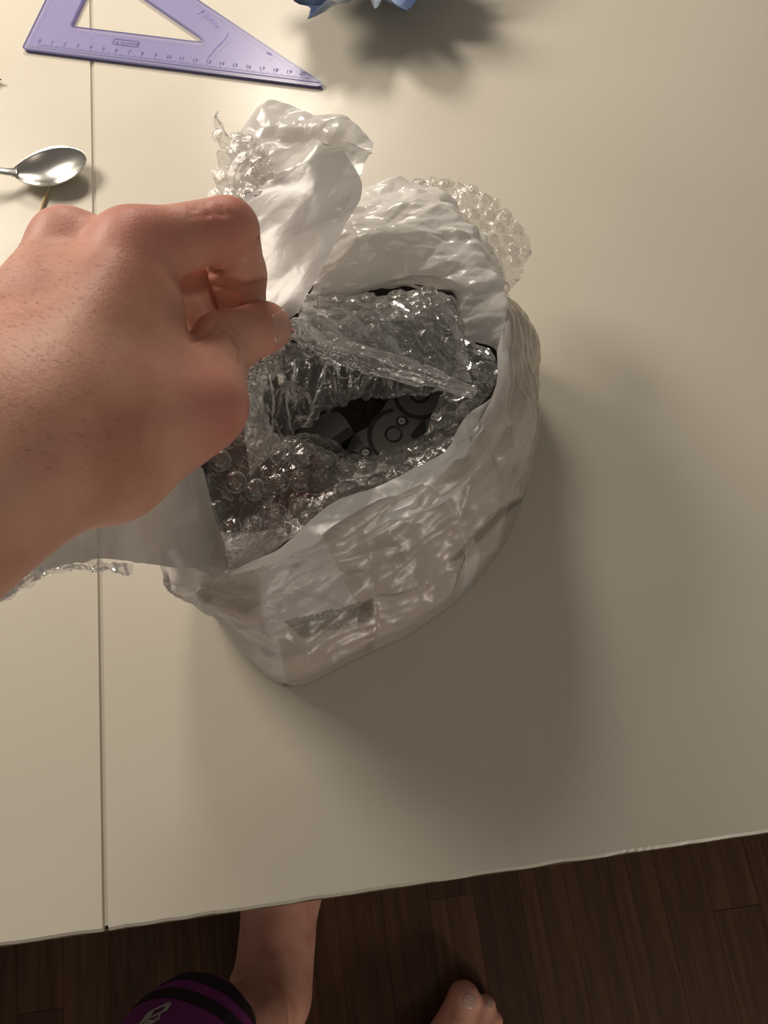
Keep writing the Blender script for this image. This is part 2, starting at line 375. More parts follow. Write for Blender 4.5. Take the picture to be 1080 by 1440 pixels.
for k in range(len(pl)):
    a, c = pl[k], pl[(k+1) % len(pl)]; d = c-a; nn = np.array([-d[1], d[0]])/(np.linalg.norm(d)+1e-9)*.00025
    bm.faces.new([bm.verts.new(sqp(*p_, .0029)) for p_ in (a-nn, c-nn, c+nn, a+nn)])
bm_obj('maker_plate', bm, M['square_print'], sq)
text('maker_mark', 'CLOWNE', .0032, (.0762, .0158), M['square_print'], sq, sqp, .0029)
text('maker_mark', '(L', .0034, (.0672, .0156), M['square_print'], sq, sqp, .0029)
# smudges and a scratch left on the plastic
def stroke(pts, wd):
    bm = bmesh.new(); pts = cr(np.array(pts), 14)
    for k in range(13):
        a, c = pts[k], pts[k+1]; d = c-a; nn = np.array([-d[1], d[0]])/(np.linalg.norm(d)+1e-9)*wd*(.5+.5*math.sin(math.pi*(k+1)/14))
        bm.faces.new([bm.verts.new(sqp(*p_, .00285)) for p_ in (a-nn, c-nn, c+nn, a+nn)])
    return bm_obj('smudge', bm, M['square_smudge'], sq)
M['square_smudge'] = material('smudged_violet', (0.24, 0.21, 0.50), 0.5)
stroke([(.136, .012), (.139, .022), (.143, .032), (.144, .038)], .0006)
stroke([(.116, .052), (.120, .056), (.124, .051), (.130, .048), (.134, .042)], .0014)
stroke([(.176, .024), (.178, .0235), (.180, .0225)], .0010)

# ------------------------------------------------------------------ teaspoon and toothpick
m = M['steel'] = material('stainless_steel', (0.66, 0.65, 0.62), 0.27, Metallic=1.0)
# spoon runs along its own axis in the table plane
S0, S1 = P(124, 229)[:2], P(-60, 258)[:2]
sx_ = (S0-S1)/np.linalg.norm(S0-S1); sy_ = np.array([-sx_[1], sx_[0]])
tip = P(126, 232, .6)[:2]
sp = thing('teaspoon', 'stainless steel teaspoon on the table, handle running off the left edge', 'spoon', (tip[0]-sx_[0]*.03, tip[1]-sx_[1]*.03, TABLE))
def spp(s, t_, z): q = tip - sx_*s + sy_*t_; return (q[0], q[1], TABLE+z)
BL, BW = .050, .0160
def bowl_grid(off):
    vs = []
    for i in range(41):
        s = i/40; sl = s*BL
        hw = BW*math.sin(math.pi*min(1, s**.86*.995))**.60 if s > 0 else 0.0
        hw = max(hw, 0.0005 if s < .5 else .0032)
        for j in range(25):
            t_ = -1 + 2*j/24; dep = .0085*(math.sin(math.pi*min(1, s*.97))**.8)*(1-abs(t_)**2.3)
            vs.append(spp(sl, t_*hw, .0100 + .0016*(1-s)**2 - dep + off))
    return vs
a, c = bowl_grid(0), bowl_grid(-.0011); nb = len(a)
fs = grid_faces(41, 25); fs2 = [tuple(nb+k for k in reversed(f_)) for f_ in fs]
rimf = [(k*25, (k+1)*25, nb+(k+1)*25, nb+k*25) for k in range(40)] + [(k*25+24, nb+k*25+24, nb+(k+1)*25+24, (k+1)*25+24) for k in range(40)]
mesh_obj('bowl', a+c, fs+fs2+rimf, M['steel'], sp)
vs = []
prof = [(BL-.004, .0036, .0095), (BL+.002, .0030, .0108), (BL+.010, .0026, .0135), (BL+.022, .0026, .0125), (BL+.045, .0034, .0080), (BL+.075, .0052, .0045), (BL+.085, .0042, .0040), (BL+.088, .0015, .0040)]
pr = cr(np.array(prof), 50)
for s, hw, z in pr:
    for j in range(10):
        an = 2*math.pi*j/10; vs.append(spp(s, math.cos(an)*hw, z + math.sin(an)*.0011))
mesh_obj('handle', vs, grid_faces(50, 10, True)+[tuple(range(10)), tuple(490+k for k in range(9, -1, -1))], M['steel'], sp)
M['pick'] = material('pale_wood', (0.72, 0.58, 0.34), 0.6)
a, c = np.array(P(69, 262, .15)), np.array(P(34, 360, .1))
d = c-a; nn = np.cross(d, (0, 0, 1)); nn /= np.linalg.norm(nn); up = np.array([0, 0, 1.0]); vs = []
for i in range(13):
    s = i/12; rr = .0011*min(1, .35+s*5, .35+(1-s)*5)
    for j in range(8): an = 2*math.pi*j/8; vs.append(a+d*s + (nn*math.cos(an)+up*math.sin(an))*rr)
o = mesh_obj('toothpick', vs, grid_faces(13, 8, True)+[tuple(range(8)), tuple(96+k for k in range(7, -1, -1))], M['pick'])
tag(o, 'thin pale wooden stick under the spoon bowl, pointing at the hand', 'toothpick')
# dark tip poking in at the left edge of the view
a, c = np.array(P(2, 112, .4)), np.array(P(-50, 104, .4)); d = c-a; nn = np.cross(d, (0, 0, 1)); nn /= np.linalg.norm(nn); vs = []
for i, (s, rr) in enumerate(((0, .0003), (.1, .001), (.35, .0032), (.4, .0036), (1, .0036), (1, .0005))):
    for j in range(8): an = 2*math.pi*j/8; vs.append(a+d*s + (nn*math.cos(an)+up*math.sin(an))*rr)
M['dark_tip'] = material('dark_pencil', (0.03, 0.03, 0.025), 0.5)
o = mesh_obj('pencil', vs, grid_faces(6, 8, True), M['dark_tip']); tag(o, 'dark pointed tip showing at the left edge of the picture above the spoon', 'pencil')

# ------------------------------------------------------------------ crumpled blue wrapper at the far side
M['blue'] = material('blue_foil_paper', (0.30, 0.40, 0.58), 0.35); N, L, b = nodes(M['blue'])
t = tex(M['blue'], 'ShaderNodeTexNoise', 34, Detail=3.0)
r = ramp(M['blue'], t.outputs[0], [(0.38, (0.05, 0.08, 0.17)), (0.52, (0.15, 0.21, 0.36)), (0.60, (0.30, 0.38, 0.50)), (0.68, (0.70, 0.74, 0.74))]); L.new(r.outputs[0], b.inputs['Base Color'])
nr, na = 22, 170; vs = []
cc = W(4.9, 53.7, 0)
for i in range(nr):
    s = i/(nr-1)
    for j in range(na):
        an = 2*math.pi*j/na; R_ = .064*(1 + .10*math.sin(an*5+1) + .07*math.sin(an*11+2) + .16*noise(np.array([math.cos(an)*4, math.sin(an)*4, 1.0]))*2*s)
        tooth = (abs(((j/na*23+.6*math.sin(an*3)) % 1)-.5)*2); R_ *= 1 - .20*tooth*s
        if math.cos(an+.45) > .975: R_ *= 1.20
        z = .010 + .030*s**1.5 + .010*math.sin(an*7.5)*s + .006*noise(np.array([math.cos(an)*6*s, math.sin(an)*6*s, 5.0]))
        vs.append(cc + np.array([math.cos(an)*R_*s*1.10, math.sin(an)*R_*s, z]))
o = mesh_obj('crumpled_wrapper', vs, grid_faces(nr, na, True), M['blue'], smooth=False)
sm = o.modifiers.new('thickness', 'SOLIDIFY'); sm.thickness = .0004
tag(o, 'crumpled blue and white paper wrapper with a jagged edge, at the top of the picture', 'wrapper')

# ------------------------------------------------------------------ contents: dark grey printed boxes
def slab(name, pts, depth, m_, parent, r_=.3, z=None):
    "pts: list of world points of the top face; extruded down"
    pts = [np.array(p_) for p_ in pts]; n = len(pts); ctr = sum(pts)/n
    vs = [p_ for p_ in pts] + [p_ - np.array([0, 0, depth]) for p_ in pts]
    ins = [p_*.985+ctr*.015+np.array([0, 0, .0006]) for p_ in pts]
    vs = ins + vs
    fs = [tuple(range(n))] + [(k, n+k, n+(k+1) % n, (k+1) % n) for k in range(n)] + [(n+k, 2*n+k, 2*n+(k+1) % n, n+(k+1) % n) for k in range(n)] + [tuple(range(3*n-1, 2*n-1, -1))]
    return mesh_obj(name, vs, fs, m_, parent, smooth=False)
BZ = 5.2
bx_ = thing('game_box', 'dark grey printed box with ring and dial markings deep inside the bag', 'box', P(580, 610, BZ))
slab('case', [P(x, y, BZ) for x, y in ((455, 700), (497, 611), (522, 599), (558, 545), (650, 500), (690, 560), (640, 660), (560, 720))], .045, M['case'], bx_)
def ring_on(parent, x, y, rpx, wpx, z, a0=0, a1=360, m_=None, name='printed_ring'):
    vs, fs = [], []; n = 40
    for k in range(n+1):
        an = math.radians(a0+(a1-a0)*k/n)
        for rr in (rpx-.4, rpx+wpx*1.2): vs.append(P(x+math.cos(an)*rr, y+math.sin(an)*rr*.92, z))
    for k in range(n): fs.append((2*k, 2*k+1, 2*k+3, 2*k+2))
    return mesh_obj(name, vs, fs, m_ or M['ink'], parent, smooth=False)
ZR = BZ+.10
ring_on(bx_, 591, 554, 33, 4.5, ZR); ring_on(bx_, 590, 553, 11, 3, ZR); ring_on(bx_, 558, 612, 37, 4, ZR, 105, 262); ring_on(bx_, 553, 610, 10.5, 1.6, ZR); ring_on(bx_, 496, 646, 11, 1.6, ZR)
def dial(x, y):
    vs, fs = [], []
    for k in range(12):
        an = 2*math.pi*k/12
        q = [(x+math.cos(an+s*.15)*rr, y+math.sin(an+s*.15)*rr*.92) for s, rr in ((-1, 5.2), (1, 5.2), (1, 9), (-1, 9))]
        b0 = len(vs); vs += [P(*p_, ZR) for p_ in q]; fs.append((b0, b0+1, b0+2, b0+3))
    mesh_obj('dial_ticks', vs, fs, M['ink'], bx_, smooth=False)
    ring_on(bx_, x, y, 3.2, 1.2, ZR, m_=M['pale_ink'], name='dial_centre')
    vs = [P(x-.6, y-3, ZR), P(x+.6, y-3, ZR), P(x+.6, y+3, ZR), P(x-.6, y+3, ZR)]; mesh_obj('dial_hand', vs, [(0, 1, 2, 3)], M['pale_ink'], bx_, smooth=False)
dial(514, 636); dial(565, 592)
vs = [P(*p_, ZR) for p_ in ((577, 612), (592, 592), (598, 590), (598, 610), (582, 618))]; mesh_obj('dark_panel', vs, [(0, 1, 2, 3, 4)], M['ink'], bx_, smooth=False)
Z2 = 5.6
b2 = thing('dark_case', 'plain dark grey round-cornered case with a black band beside the printed box', 'case', P(450, 610, Z2))
slab('case_body', [P(x, y, Z2) for x, y in ((380, 660), (400, 625), (430, 596), (462, 579), (476, 580), (486, 588), (497, 607), (430, 655), (400, 700))], .04, M['case'], b2)
mesh_obj('black_band', [P(x, y, Z2+.08) for x, y in ((490, 600), (498, 610), (440, 652), (432, 642))], [(0, 1, 2, 3)], M['ink'], b2, smooth=False)

# ------------------------------------------------------------------ the mailer bag
bag = thing('mailer_bag', 'crumpled white plastic mailer bag torn open at the top, wrapped in tape', 'bag', W(-1, 14, 0))
ring0 = [P(400, 962, .05), P(500, 925), P(590, 882), P(670, 815), P(730, 715), W(8.6, 18), W(8.3, 23), W(3, 25), W(-3, 23.5), W(-8, 18.5), W(-10.3, 13.5), P(312, 880, .3)]
ring1 = [P(395, 925, 3), P(505, 880, 3), P(600, 830, 3), P(690, 757, 3), P(741, 650, 3), P(747, 580, 3), P(737, 470, 3), W(3, 25.5, 3), W(-3.5, 24, 3), W(-9, 19, 3), P(236, 812, 3.6), P(300, 862, 3)]
ring2 = [P(372, 845, 7), P(470, 808, 7), P(575, 757, 7), P(672, 690, 7), P(729, 600, 7), P(736, 515, 7), P(716, 425, 7), W(3.5, 24.6, 7), W(-3, 23.8, 7), W(-8.5, 18.5, 7), P(238, 785, 7), P(295, 818, 7)]
ring3 = [P(372, 790, 8.8), P(448, 755, 9.2), P(545, 705, 9.3), P(632, 652, 9.3), P(690, 575, 9.3), P(706, 500, 9.3), P(698, 430, 9.3), P(560, 398, 9.3), P(440, 408, 9.3), W(-7, 18.5, 9), P(275, 720, 8.8), P(312, 803, 8.6)]
ring4 = [P(385, 772, 8.4), P(460, 712, 8.8), P(545, 683, 8.9), P(630, 640, 8.9), P(668, 588, 8.9), P(700, 520, 8.9), P(680, 430, 8.9), P(560, 402, 9), P(440, 411, 9), W(-6.6, 18.2, 8.6), P(287, 700, 8.4), P(325, 792, 8.2)]
ring5 = [W(-4.0, 10.5, 3), W(-1, 12, 3), W(2, 14, 3), W(4.2, 15.6, 3), W(5.0, 17, 3), W(5.0, 19, 3), W(4.5, 20.5, 3), W(2, 21.5, 3), W(-2, 21, 3), W(-5.5, 17.5, 3), W(-6.8, 14, 3), W(-5.5, 11.5, 3)]
NB, NA = 170, 620
def pxof(q): v = q-CAM; d = v@FW; return v@RT/d*F_PX+540, v@DN/d*F_PX+720
def near_line(q, pts, end=10.0):
    "signed pixel-size distance of points q to a drawn fold line, with a fade at its ends"
    x, y = pxof(q); best = np.full(x.shape, 1e9); sgn = np.ones(x.shape); fade = np.ones(x.shape); pts = np.array(pts, float)
    tot = len(pts)-1
    for k in range(tot):
        a, b_ = pts[k], pts[k+1]; d = b_-a; l = np.hypot(*d); t_ = ((x-a[0])*d[0]+(y-a[1])*d[1])/l**2; tc_ = np.clip(t_, 0, 1)
        dd = np.hypot(x-a[0]-tc_*d[0], y-a[1]-tc_*d[1]); cr_ = (x-a[0])*d[1]-(y-a[1])*d[0]; m_ = dd < best
        best = np.where(m_, dd, best); sgn = np.where(m_, np.sign(cr_), sgn)
    return best*sgn, fade
g = surf([ring0, ring1, ring2, ring3, ring4], NB, NA, True); n = normals(g, True)
lev = np.linspace(0, 1, NB)[:, None]
amp = np.clip(lev*6, .15, 1)*np.ones((1, NA))
out = np.sign(((g-g.mean((0, 1)))*n).sum(-1).mean())
d1 = crease(g*np.array([1, 1, 1.5]), 30, .0058, 3, 1)*amp + .0012*(0.5-2*np.abs(noise(g*np.array([38, 38, 120])+4)))*amp + crease(g, 100, .0005, 2, 9)*amp
face = (((CAM-g)*n*out).sum(-1) > 0)
FOLDS = [([(228, 800), (290, 836), (345, 860), (395, 870), (450, 862), (525, 838)], .0052, .0068, 26, 26),
         ([(655, 778), (668, 748), (700, 712), (738, 688)], .0050, .0080, 20, 22),
         ([(630, 792), (655, 766), (664, 752)], .0016, .0030, 10, 12),
         ([(385, 792), (470, 782), (545, 745), (630, 695), (665, 640)], .0022, .0020, 18, 20),
         ([(527, 925), (528, 838), (518, 790)], .0008, .0008, 16, 16),
         ([(700, 690), (690, 640), (706, 560), (722, 500)], .0014, .0014, 12, 16),
         ([(722, 640), (735, 590), (722, 520)], .0014, .0014, 9, 9),
         ([(262, 845), (285, 815), (300, 812)], .0014, .0016, 10, 10)]
wob = 7*noise(g*45+2) + 3*noise(g*130+6)
for pts_, hu, hd_, wu_, wd_ in FOLDS:
    sd_, _ = near_line(g, pts_); sd_ = sd_ + wob; tt = np.array(pts_, float); x0_, y0_ = pxof(g)
    e_ = np.minimum(np.hypot(x0_-tt[0][0], y0_-tt[0][1]), np.hypot(x0_-tt[-1][0], y0_-tt[-1][1])); endf = np.clip(e_/28, .15, 1)
    sm_ = .5+.5*np.tanh(sd_/3.5)
    st = sm_*hu*np.exp(-np.abs(sd_)/wu_) - (1-sm_)*hd_*np.exp(-np.abs(sd_)/wd_)
    d1 = d1 + np.where(face & (np.abs(sd_) < 110), st*endf, 0)*np.clip(lev*10, 0, 1)
for a_, b_, hh in (((235, 806), (395, 852), .0016), ((240, 815), (380, 862), .0014), ((300, 830), (480, 842), .0012), ((560, 790), (640, 730), .0012), ((690, 700), (712, 590), .0016), ((700, 640), (732, 560), .0014), ((420, 800), (560, 770), .0012), ((330, 880), (470, 930), .0012), ((600, 840), (730, 740), .0012), ((660, 660), (640, 740), .0016), ((385, 900), (340, 870), .0014)):
    sd_, _ = near_line(g, [a_, ((a_[0]+b_[0])/2+5, (a_[1]+b_[1])/2-4), b_]); d1 = d1 + np.where(face, hh*np.exp(-np.abs(sd_)/3.5), 0)*np.clip(lev*10, 0, 1)
def inpoly(x, y, poly):
    ins = np.zeros(x.shape, bool); m_ = len(poly)
    for k in range(m_):
        (x0, y0), (x1, y1) = poly[k], poly[(k+1) % m_]
        c_ = ((y0 > y) != (y1 > y)) & (x < (x1-x0)*(y-y0)/((y1-y0) or 1e-9)+x0); ins ^= c_
    return ins
g = g + n*(d1*out)[..., None]; g[..., 2] = np.maximum(g[..., 2], TABLE+.0006)
g0 = g
nb_ = int(NB*.8)
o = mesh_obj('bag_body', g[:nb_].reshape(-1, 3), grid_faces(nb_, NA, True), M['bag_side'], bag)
M['wrap_and_shade'] = material('grey_wrap_and_fold_shade', (0.36, 0.33, 0.30), 0.3); bump(M['wrap_and_shade'], tex(M['wrap_and_shade'], 'ShaderNodeTexNoise', 220, Detail=3.0, Distortion=2.0).outputs[0], 0.5, 0.002)  # grey wrap showing at left; same grey paints shade into the fold gaps
o.data.materials.append(M['wrap_and_shade'])
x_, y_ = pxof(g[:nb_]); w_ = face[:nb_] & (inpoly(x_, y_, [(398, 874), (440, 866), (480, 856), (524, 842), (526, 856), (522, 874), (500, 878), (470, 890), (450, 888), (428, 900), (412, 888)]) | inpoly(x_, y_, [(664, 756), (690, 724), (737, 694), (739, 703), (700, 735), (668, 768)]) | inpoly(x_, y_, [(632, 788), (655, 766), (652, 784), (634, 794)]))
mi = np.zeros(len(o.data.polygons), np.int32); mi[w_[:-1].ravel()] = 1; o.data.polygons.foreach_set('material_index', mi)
# clear brown tab sticking out at the foot of the bag
M['tab'] = film('brown_tape_tab', (0.62, 0.50, 0.40), 0.12, 0.25, 0.15, 0.4, 90)
tg = surf([[P(384, 948, .5), P(410, 945, .7), P(444, 942, .6)], [P(392, 956, .25), P(414, 953, .35), P(442, 952, .3)], [P(400, 966, .1), P(416, 961, .12), P(438, 956, .12)]], 14, 20)
mesh_obj('tape_tab', (tg + np.array([0, 0, 1])*np.abs(crumple(tg, 120, .0012, 2, 3))[..., None]).reshape(-1, 3), grid_faces(14, 20), M['tab'], bag)
# bottom of the bag
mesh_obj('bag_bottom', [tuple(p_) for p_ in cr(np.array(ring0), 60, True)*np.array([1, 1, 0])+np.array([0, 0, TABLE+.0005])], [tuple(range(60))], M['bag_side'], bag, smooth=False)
# dark lining inside
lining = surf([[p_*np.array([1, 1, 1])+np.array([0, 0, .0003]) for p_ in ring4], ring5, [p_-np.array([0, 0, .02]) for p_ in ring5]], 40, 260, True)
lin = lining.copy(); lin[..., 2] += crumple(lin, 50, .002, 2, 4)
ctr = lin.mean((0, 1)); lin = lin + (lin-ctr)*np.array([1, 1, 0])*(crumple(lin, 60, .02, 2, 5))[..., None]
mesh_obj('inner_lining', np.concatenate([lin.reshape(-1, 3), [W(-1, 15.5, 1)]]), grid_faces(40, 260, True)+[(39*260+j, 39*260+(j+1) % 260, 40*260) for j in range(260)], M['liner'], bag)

def sheet(name, ctrl, nu, nv, m_, parent, freq=30, amp_=.003, seed=0, jag=.003, octs=3, thick=0, stretch=None, lab=None, fade=1.0):
    g = surf(ctrl, nu, nv); n = normals(g)*(1-(1-fade)*np.clip((np.linspace(0, 1, nv)-.55)/.25, 0, 1))[None, :, None]
    q = g if stretch is None else g@stretch
    g = g + n*(crease(q, freq*1.15, amp_*1.6, octs, seed) + .08*crumple(q, freq, amp_, octs, seed))[..., None]
    if jag: g = edge_jag(g, jag, 70, seed+2)
    o = mesh_obj(name, g.reshape(-1, 3), grid_faces(nu, nv), m_, parent)
    if lab: o['label'] = lab
    return g
# folded white lip along the near side of the opening
lip = sheet('folded_lip', [
    [P(318, 812, 7.8), P(390, 800, 7.9), P(480, 782, 8.0), P(565, 738, 8.2), P(645, 690, 8.2), P(704, 605, 8.2), P(716, 525, 8.3), P(702, 440, 8.6)],
    [P(322, 803, 9.0), P(385, 782, 9.0), P(470, 745, 9.2), P(552, 708, 9.3), P(636, 662, 9.3), P(688, 590, 9.3), P(712, 535, 9.4), P(708, 450, 9.4)],
    [P(330, 798, 9.8), P(386, 766, 9.9), P(462, 708, 10.1), P(545, 676, 10.1), P(628, 634, 10.1), P(656, 588, 10.0), P(694, 556, 9.8), P(699, 500, 9.6)]],
    40, 220, M['bag'], bag, 24, .0026, 11, .0012)
# bright crumpled flap behind the opening
sheet('back_flap', [
    [P(425, 425, 9.2), P(500, 416, 9.4), P(560, 412, 9.4), P(630, 408, 9.4), P(648, 468, 9.2), P(694, 494, 9.2), P(699, 550, 9)],
    [P(440, 405, 9.9), P(500, 398, 10.1), P(560, 392, 10.1), P(640, 390, 10.1), P(682, 436, 9.8), P(708, 484, 9.6), P(714, 540, 9.3)],
    [P(455, 350, 10.2), P(505, 345, 10.4), P(570, 335, 10.4), P(650, 340, 10.4), P(708, 395, 9.9), P(716, 450, 9.6), P(722, 520, 9)],
    [P(470, 300, 10.0), P(515, 290, 10.2), P(575, 285, 10.2), P(640, 300, 10.0), P(700, 370, 9.0), P(718, 430, 8.6), P(730, 510, 8)],
    [P(480, 262, 9.0), P(520, 250, 9.2), P(578, 250, 9.2), P(646, 280, 9.0), P(702, 366, 7.8), P(719, 440, 7.4), P(735, 520, 7)]],
    170, 240, M['bag'], bag, 24, .0088, 23, .002, 4, stretch=np.diag([.85, 1.25, 1.25]), fade=.35)
# flap lifted by the hand: a near panel and the fold behind it
sheet('lifted_flap', [
    [Q(372, 452, 30.2), Q(390, 452, 30.0), Q(405, 448, 29.9), Q(420, 440, 29.8)],
    [Q(345, 395, 31.2), Q(385, 395, 30.6), Q(425, 390, 30.2), Q(448, 392, 30.0)],
    [Q(330, 330, 32.2), Q(385, 325, 31.2), Q(440, 322, 30.7), Q(484, 322, 30.4)],
    [Q(330, 290, 32.8), Q(390, 272, 31.8), Q(452, 266, 31.0), Q(511, 268, 30.8)],
    [Q(335, 275, 33.2), Q(375, 255, 32.2), Q(430, 228, 31.4), Q(484, 211, 31.2)]],
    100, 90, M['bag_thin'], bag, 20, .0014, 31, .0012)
sheet('folded_flap', [
    [Q(330, 330, 33.6), Q(380, 330, 32.8), Q(430, 320, 32.2), Q(480, 310, 31.8)],
    [Q(318, 275, 34.2), Q(380, 270, 33.4), Q(440, 262, 32.6), Q(506, 252, 32.0)],
    [Q(325, 215, 34.6), Q(385, 210, 33.8), Q(450, 205, 33.0), Q(515, 228, 32.0)],
    [Q(345, 185, 34.8), Q(390, 178, 33.6), Q(450, 182, 32.6), Q(522, 212, 31.6)],
    [Q(358, 168, 34.9), Q(388, 151, 34.2), Q(452, 162, 33.2), Q(526, 203, 32.4)]],
    120, 120, M['bag_fold'], bag, 26, .0050, 33, .0015, 4)
# flap pulled out to the left under the hand
sheet('side_flap', [
    [Q(-60, 800, 31), Q(0, 760, 31), Q(80, 700, 31), Q(160, 650, 31), Q(230, 640, 31), P(283, 660, 9.6)],
    [Q(-50, 830, 31.5), Q(0, 800, 31.5), Q(70, 760, 31.5), Q(150, 730, 31), Q(230, 720, 30.8), P(298, 725, 9.5)],
    [Q(-45, 878, 32), Q(0, 848, 32), Q(60, 806, 32), Q(150, 788, 31.5), Q(235, 797, 31), P(322, 803, 9.2)]],
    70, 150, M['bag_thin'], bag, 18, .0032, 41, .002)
sheet('flap_corner', [
    [P(300, 735, 9.7), P(306, 755, 9.8), P(312, 778, 9.8), P(321, 800, 9.6)],
    [P(270, 735, 10.1), P(275, 760, 10.1), P(285, 785, 10.0), P(303, 812, 9.6)],
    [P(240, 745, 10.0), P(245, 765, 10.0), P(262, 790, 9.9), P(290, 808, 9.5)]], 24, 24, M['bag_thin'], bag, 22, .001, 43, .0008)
# tape strips round the body
nn_all = normals(g0, True)*out
def band(name, v0, v1, u0, u1, off, seed, m_=None):
    i0, i1, z0, z1 = int(u0*NA/420), int(u1*NA/420), int(v0*NB/125), int(v1*NB/125)
    sub = g0[z0:z1, i0:i1] + nn_all[z0:z1, i0:i1]*(off*.45 + np.abs(crease(g0[z0:z1, i0:i1]*np.array([1, 1, 1.4]), 60, .0016, 2, seed))[..., None]*.4)
    sub[..., 2] = np.maximum(sub[..., 2], TABLE+.0008)
    mesh_obj(name, sub.reshape(-1, 3), grid_faces(*sub.shape[:2]), m_ or M['tape'], bag)
band('tape_strip', 6, 94, 38, 92, .0022, 51)
band('tape_strip', 30, 94, 92, 150, .0026, 53)
band('tape_strip', 2, 40, 100, 176, .0022, 54)
band('tape_strip', 4, 46, 2, 44, .0018, 56)
band('tape_strip', 50, 94, 380, 420, .0025, 57)
band('tape_strip', 10, 92, 150, 215, .0028, 58)

# ------------------------------------------------------------------ bubble wrap
wrap = thing('bubble_wrap', 'clear bubble wrap pulled up by the thumb and lining the opened white bag', 'bubble wrap', W(1, 17, 0))
def bubble_mesh(seed, r_=.0049, h=.0032):
    rs = np.random.RandomState(seed); vs = []; na_ = 18
    for s, z in ((1.0, 0), (.97, .42), (.86, .75), (.62, .95), (.30, 1.0)):
        for j in range(na_):
            an = 2*math.pi*j/na_; q = np.array([math.cos(an)*s, math.sin(an)*s, z])
            k = 1 + .30*noise(q*1.7+seed*3.1)*min(1, z*2)
            vs.append((q[0]*r_*k, q[1]*r_*(1+.05*rs.rand()*0+0)*k, z*h*(1+.55*noise(q*2.2+seed))))
    vs.append((0, 0, h*(1-.35*rs.rand())))
    fs = grid_faces(5, na_, True) + [(4*na_+j, 4*na_+(j+1) % na_, 5*na_) for j in range(na_)]
    nf = len(fs); b0 = len(vs)
    for j in range(na_):
        x_, y_, z_ = vs[j]
        for k_, dz in ((1.0, .0003), (1.07, .0005), (1.10, .0001)): vs.append((x_*k_, y_*k_, z_+dz))
    for j in range(na_):
        a_, c_ = b0+3*j, b0+3*((j+1) % na_); fs += [(a_, a_+1, c_+1, c_), (a_+1, a_+2, c_+2, c_+1)]
    me = bpy.data.meshes.new('bubble'); me.from_pydata(vs, [], fs); me.update(); me.polygons.foreach_set('use_smooth', [True]*len(me.polygons)); me.materials.append(M['bubble']); me.materials.append(M['weld']); me.polygons.foreach_set('material_index', [0]*nf+[1]*(len(fs)-nf)); return me
BM = [bubble_mesh(k) for k in range(8)]
_bc = [0]
def bubbles(g, parent, sheet_obj, pitch=.0108, flip=1, squash=(0.75, 1.1), skip=0.0, seed=0, rows=None):
    "hexagonal pack of bubbles standing on the sheet grid g"
    rs = random.Random(seed); nu, nv, _ = g.shape; n = normals(g)*flip
    if ((CAM-g)*n).sum(-1).mean() < 0: n = -n
    Lu = np.linalg.norm(np.diff(g, axis=0), axis=-1).sum(0).mean(); Lv = np.linalg.norm(np.diff(g, axis=1), axis=-1).sum(1).mean()
    ru, rv = max(1, int(Lu/(pitch*.87))), max(1, int(Lv/pitch)); placed = []
    for i in range(ru):
        for j in range(rv):
            u = (i+.5)/ru; v = (j+.5+(.25 if i % 2 else -.25))/rv
            if not 0.01 < v < .99 or rs.random() < skip: continue
            iu, iv = int(u*(nu-1)), int(v*(nv-1)); p_ = g[iu, iv]
            if any(np.linalg.norm(p_-q_) < pitch*.80 for q_ in placed): continue
            placed.append(p_)
            z = Vector(n[iu, iv]); t_ = Vector(g[iu, min(iv+1, nv-1)]-g[iu, max(iv-1, 0)]); t_ = (t_ - z*t_.dot(z)).normalized(); y_ = z.cross(t_)
            s = rs.uniform(*squash); k = pitch/.0108*rs.uniform(.9, 1.05); a_ = rs.random()*6.28
            R_ = Matrix((t_, y_, z)).transposed().to_4x4() @ Matrix.Rotation(a_, 4, 'Z') @ Matrix.Diagonal((k, k*rs.uniform(.88, 1.05), k*s, 1))
            o = bpy.data.objects.new('bubble', BM[rs.randrange(8)]); C.objects.link(o); o.parent = sheet_obj
            o.matrix_local = Matrix.Translation(Vector(p_) - Vector(parent.location)) @ R_; _bc[0] += 1
def wsheet(name, ctrl, nu, nv, freq, amp_, seed, m_=None, jag=.002, bub=True, flip=1, stretch=None, **kw):
    g = surf(ctrl, nu, nv); n = normals(g); q = g if stretch is None else g@stretch
    base = g.copy()
    g = g + n*crumple(q, freq, amp_, 3, seed)[..., None]
    if jag: g = edge_jag(g, jag, 90, seed)
    loc = wrap.location
    o = mesh_obj(name, g.reshape(-1, 3)-np.array(loc), grid_faces(nu, nv), m_ or M['film']); o.parent = wrap
    if bub: bubbles(base, wrap, o, flip=flip, seed=seed, **kw)
    return o
wsheet('hood_sheet', [
    [P(428, 420, 10), P(480, 419, 10), P(540, 416, 10), P(600, 409, 10), P(628, 414, 9.8), P(641, 434, 9.5)],
    [P(424, 440, 12.4), P(480, 446, 11.6), P(540, 448, 11.2), P(595, 448, 10.8), P(634, 460, 10.3), P(652, 480, 9.8)],
    [P(412, 462, 14), P(465, 488, 12.7), P(520, 504, 11.7), P(572, 518, 10.8), P(622, 532, 10.2), P(664, 540, 9.8)]],
    60, 110, 45, .0014, 61, M['hood'], squash=(.6, 1.0))
rot = np.diag([1.0, 1.0, 1.0])
def dirstretch(a, b, k=5.0):
    d = np.array(b)-np.array(a); d /= np.linalg.norm(d); return np.eye(3)*k - np.outer(d, d)*(k-1)
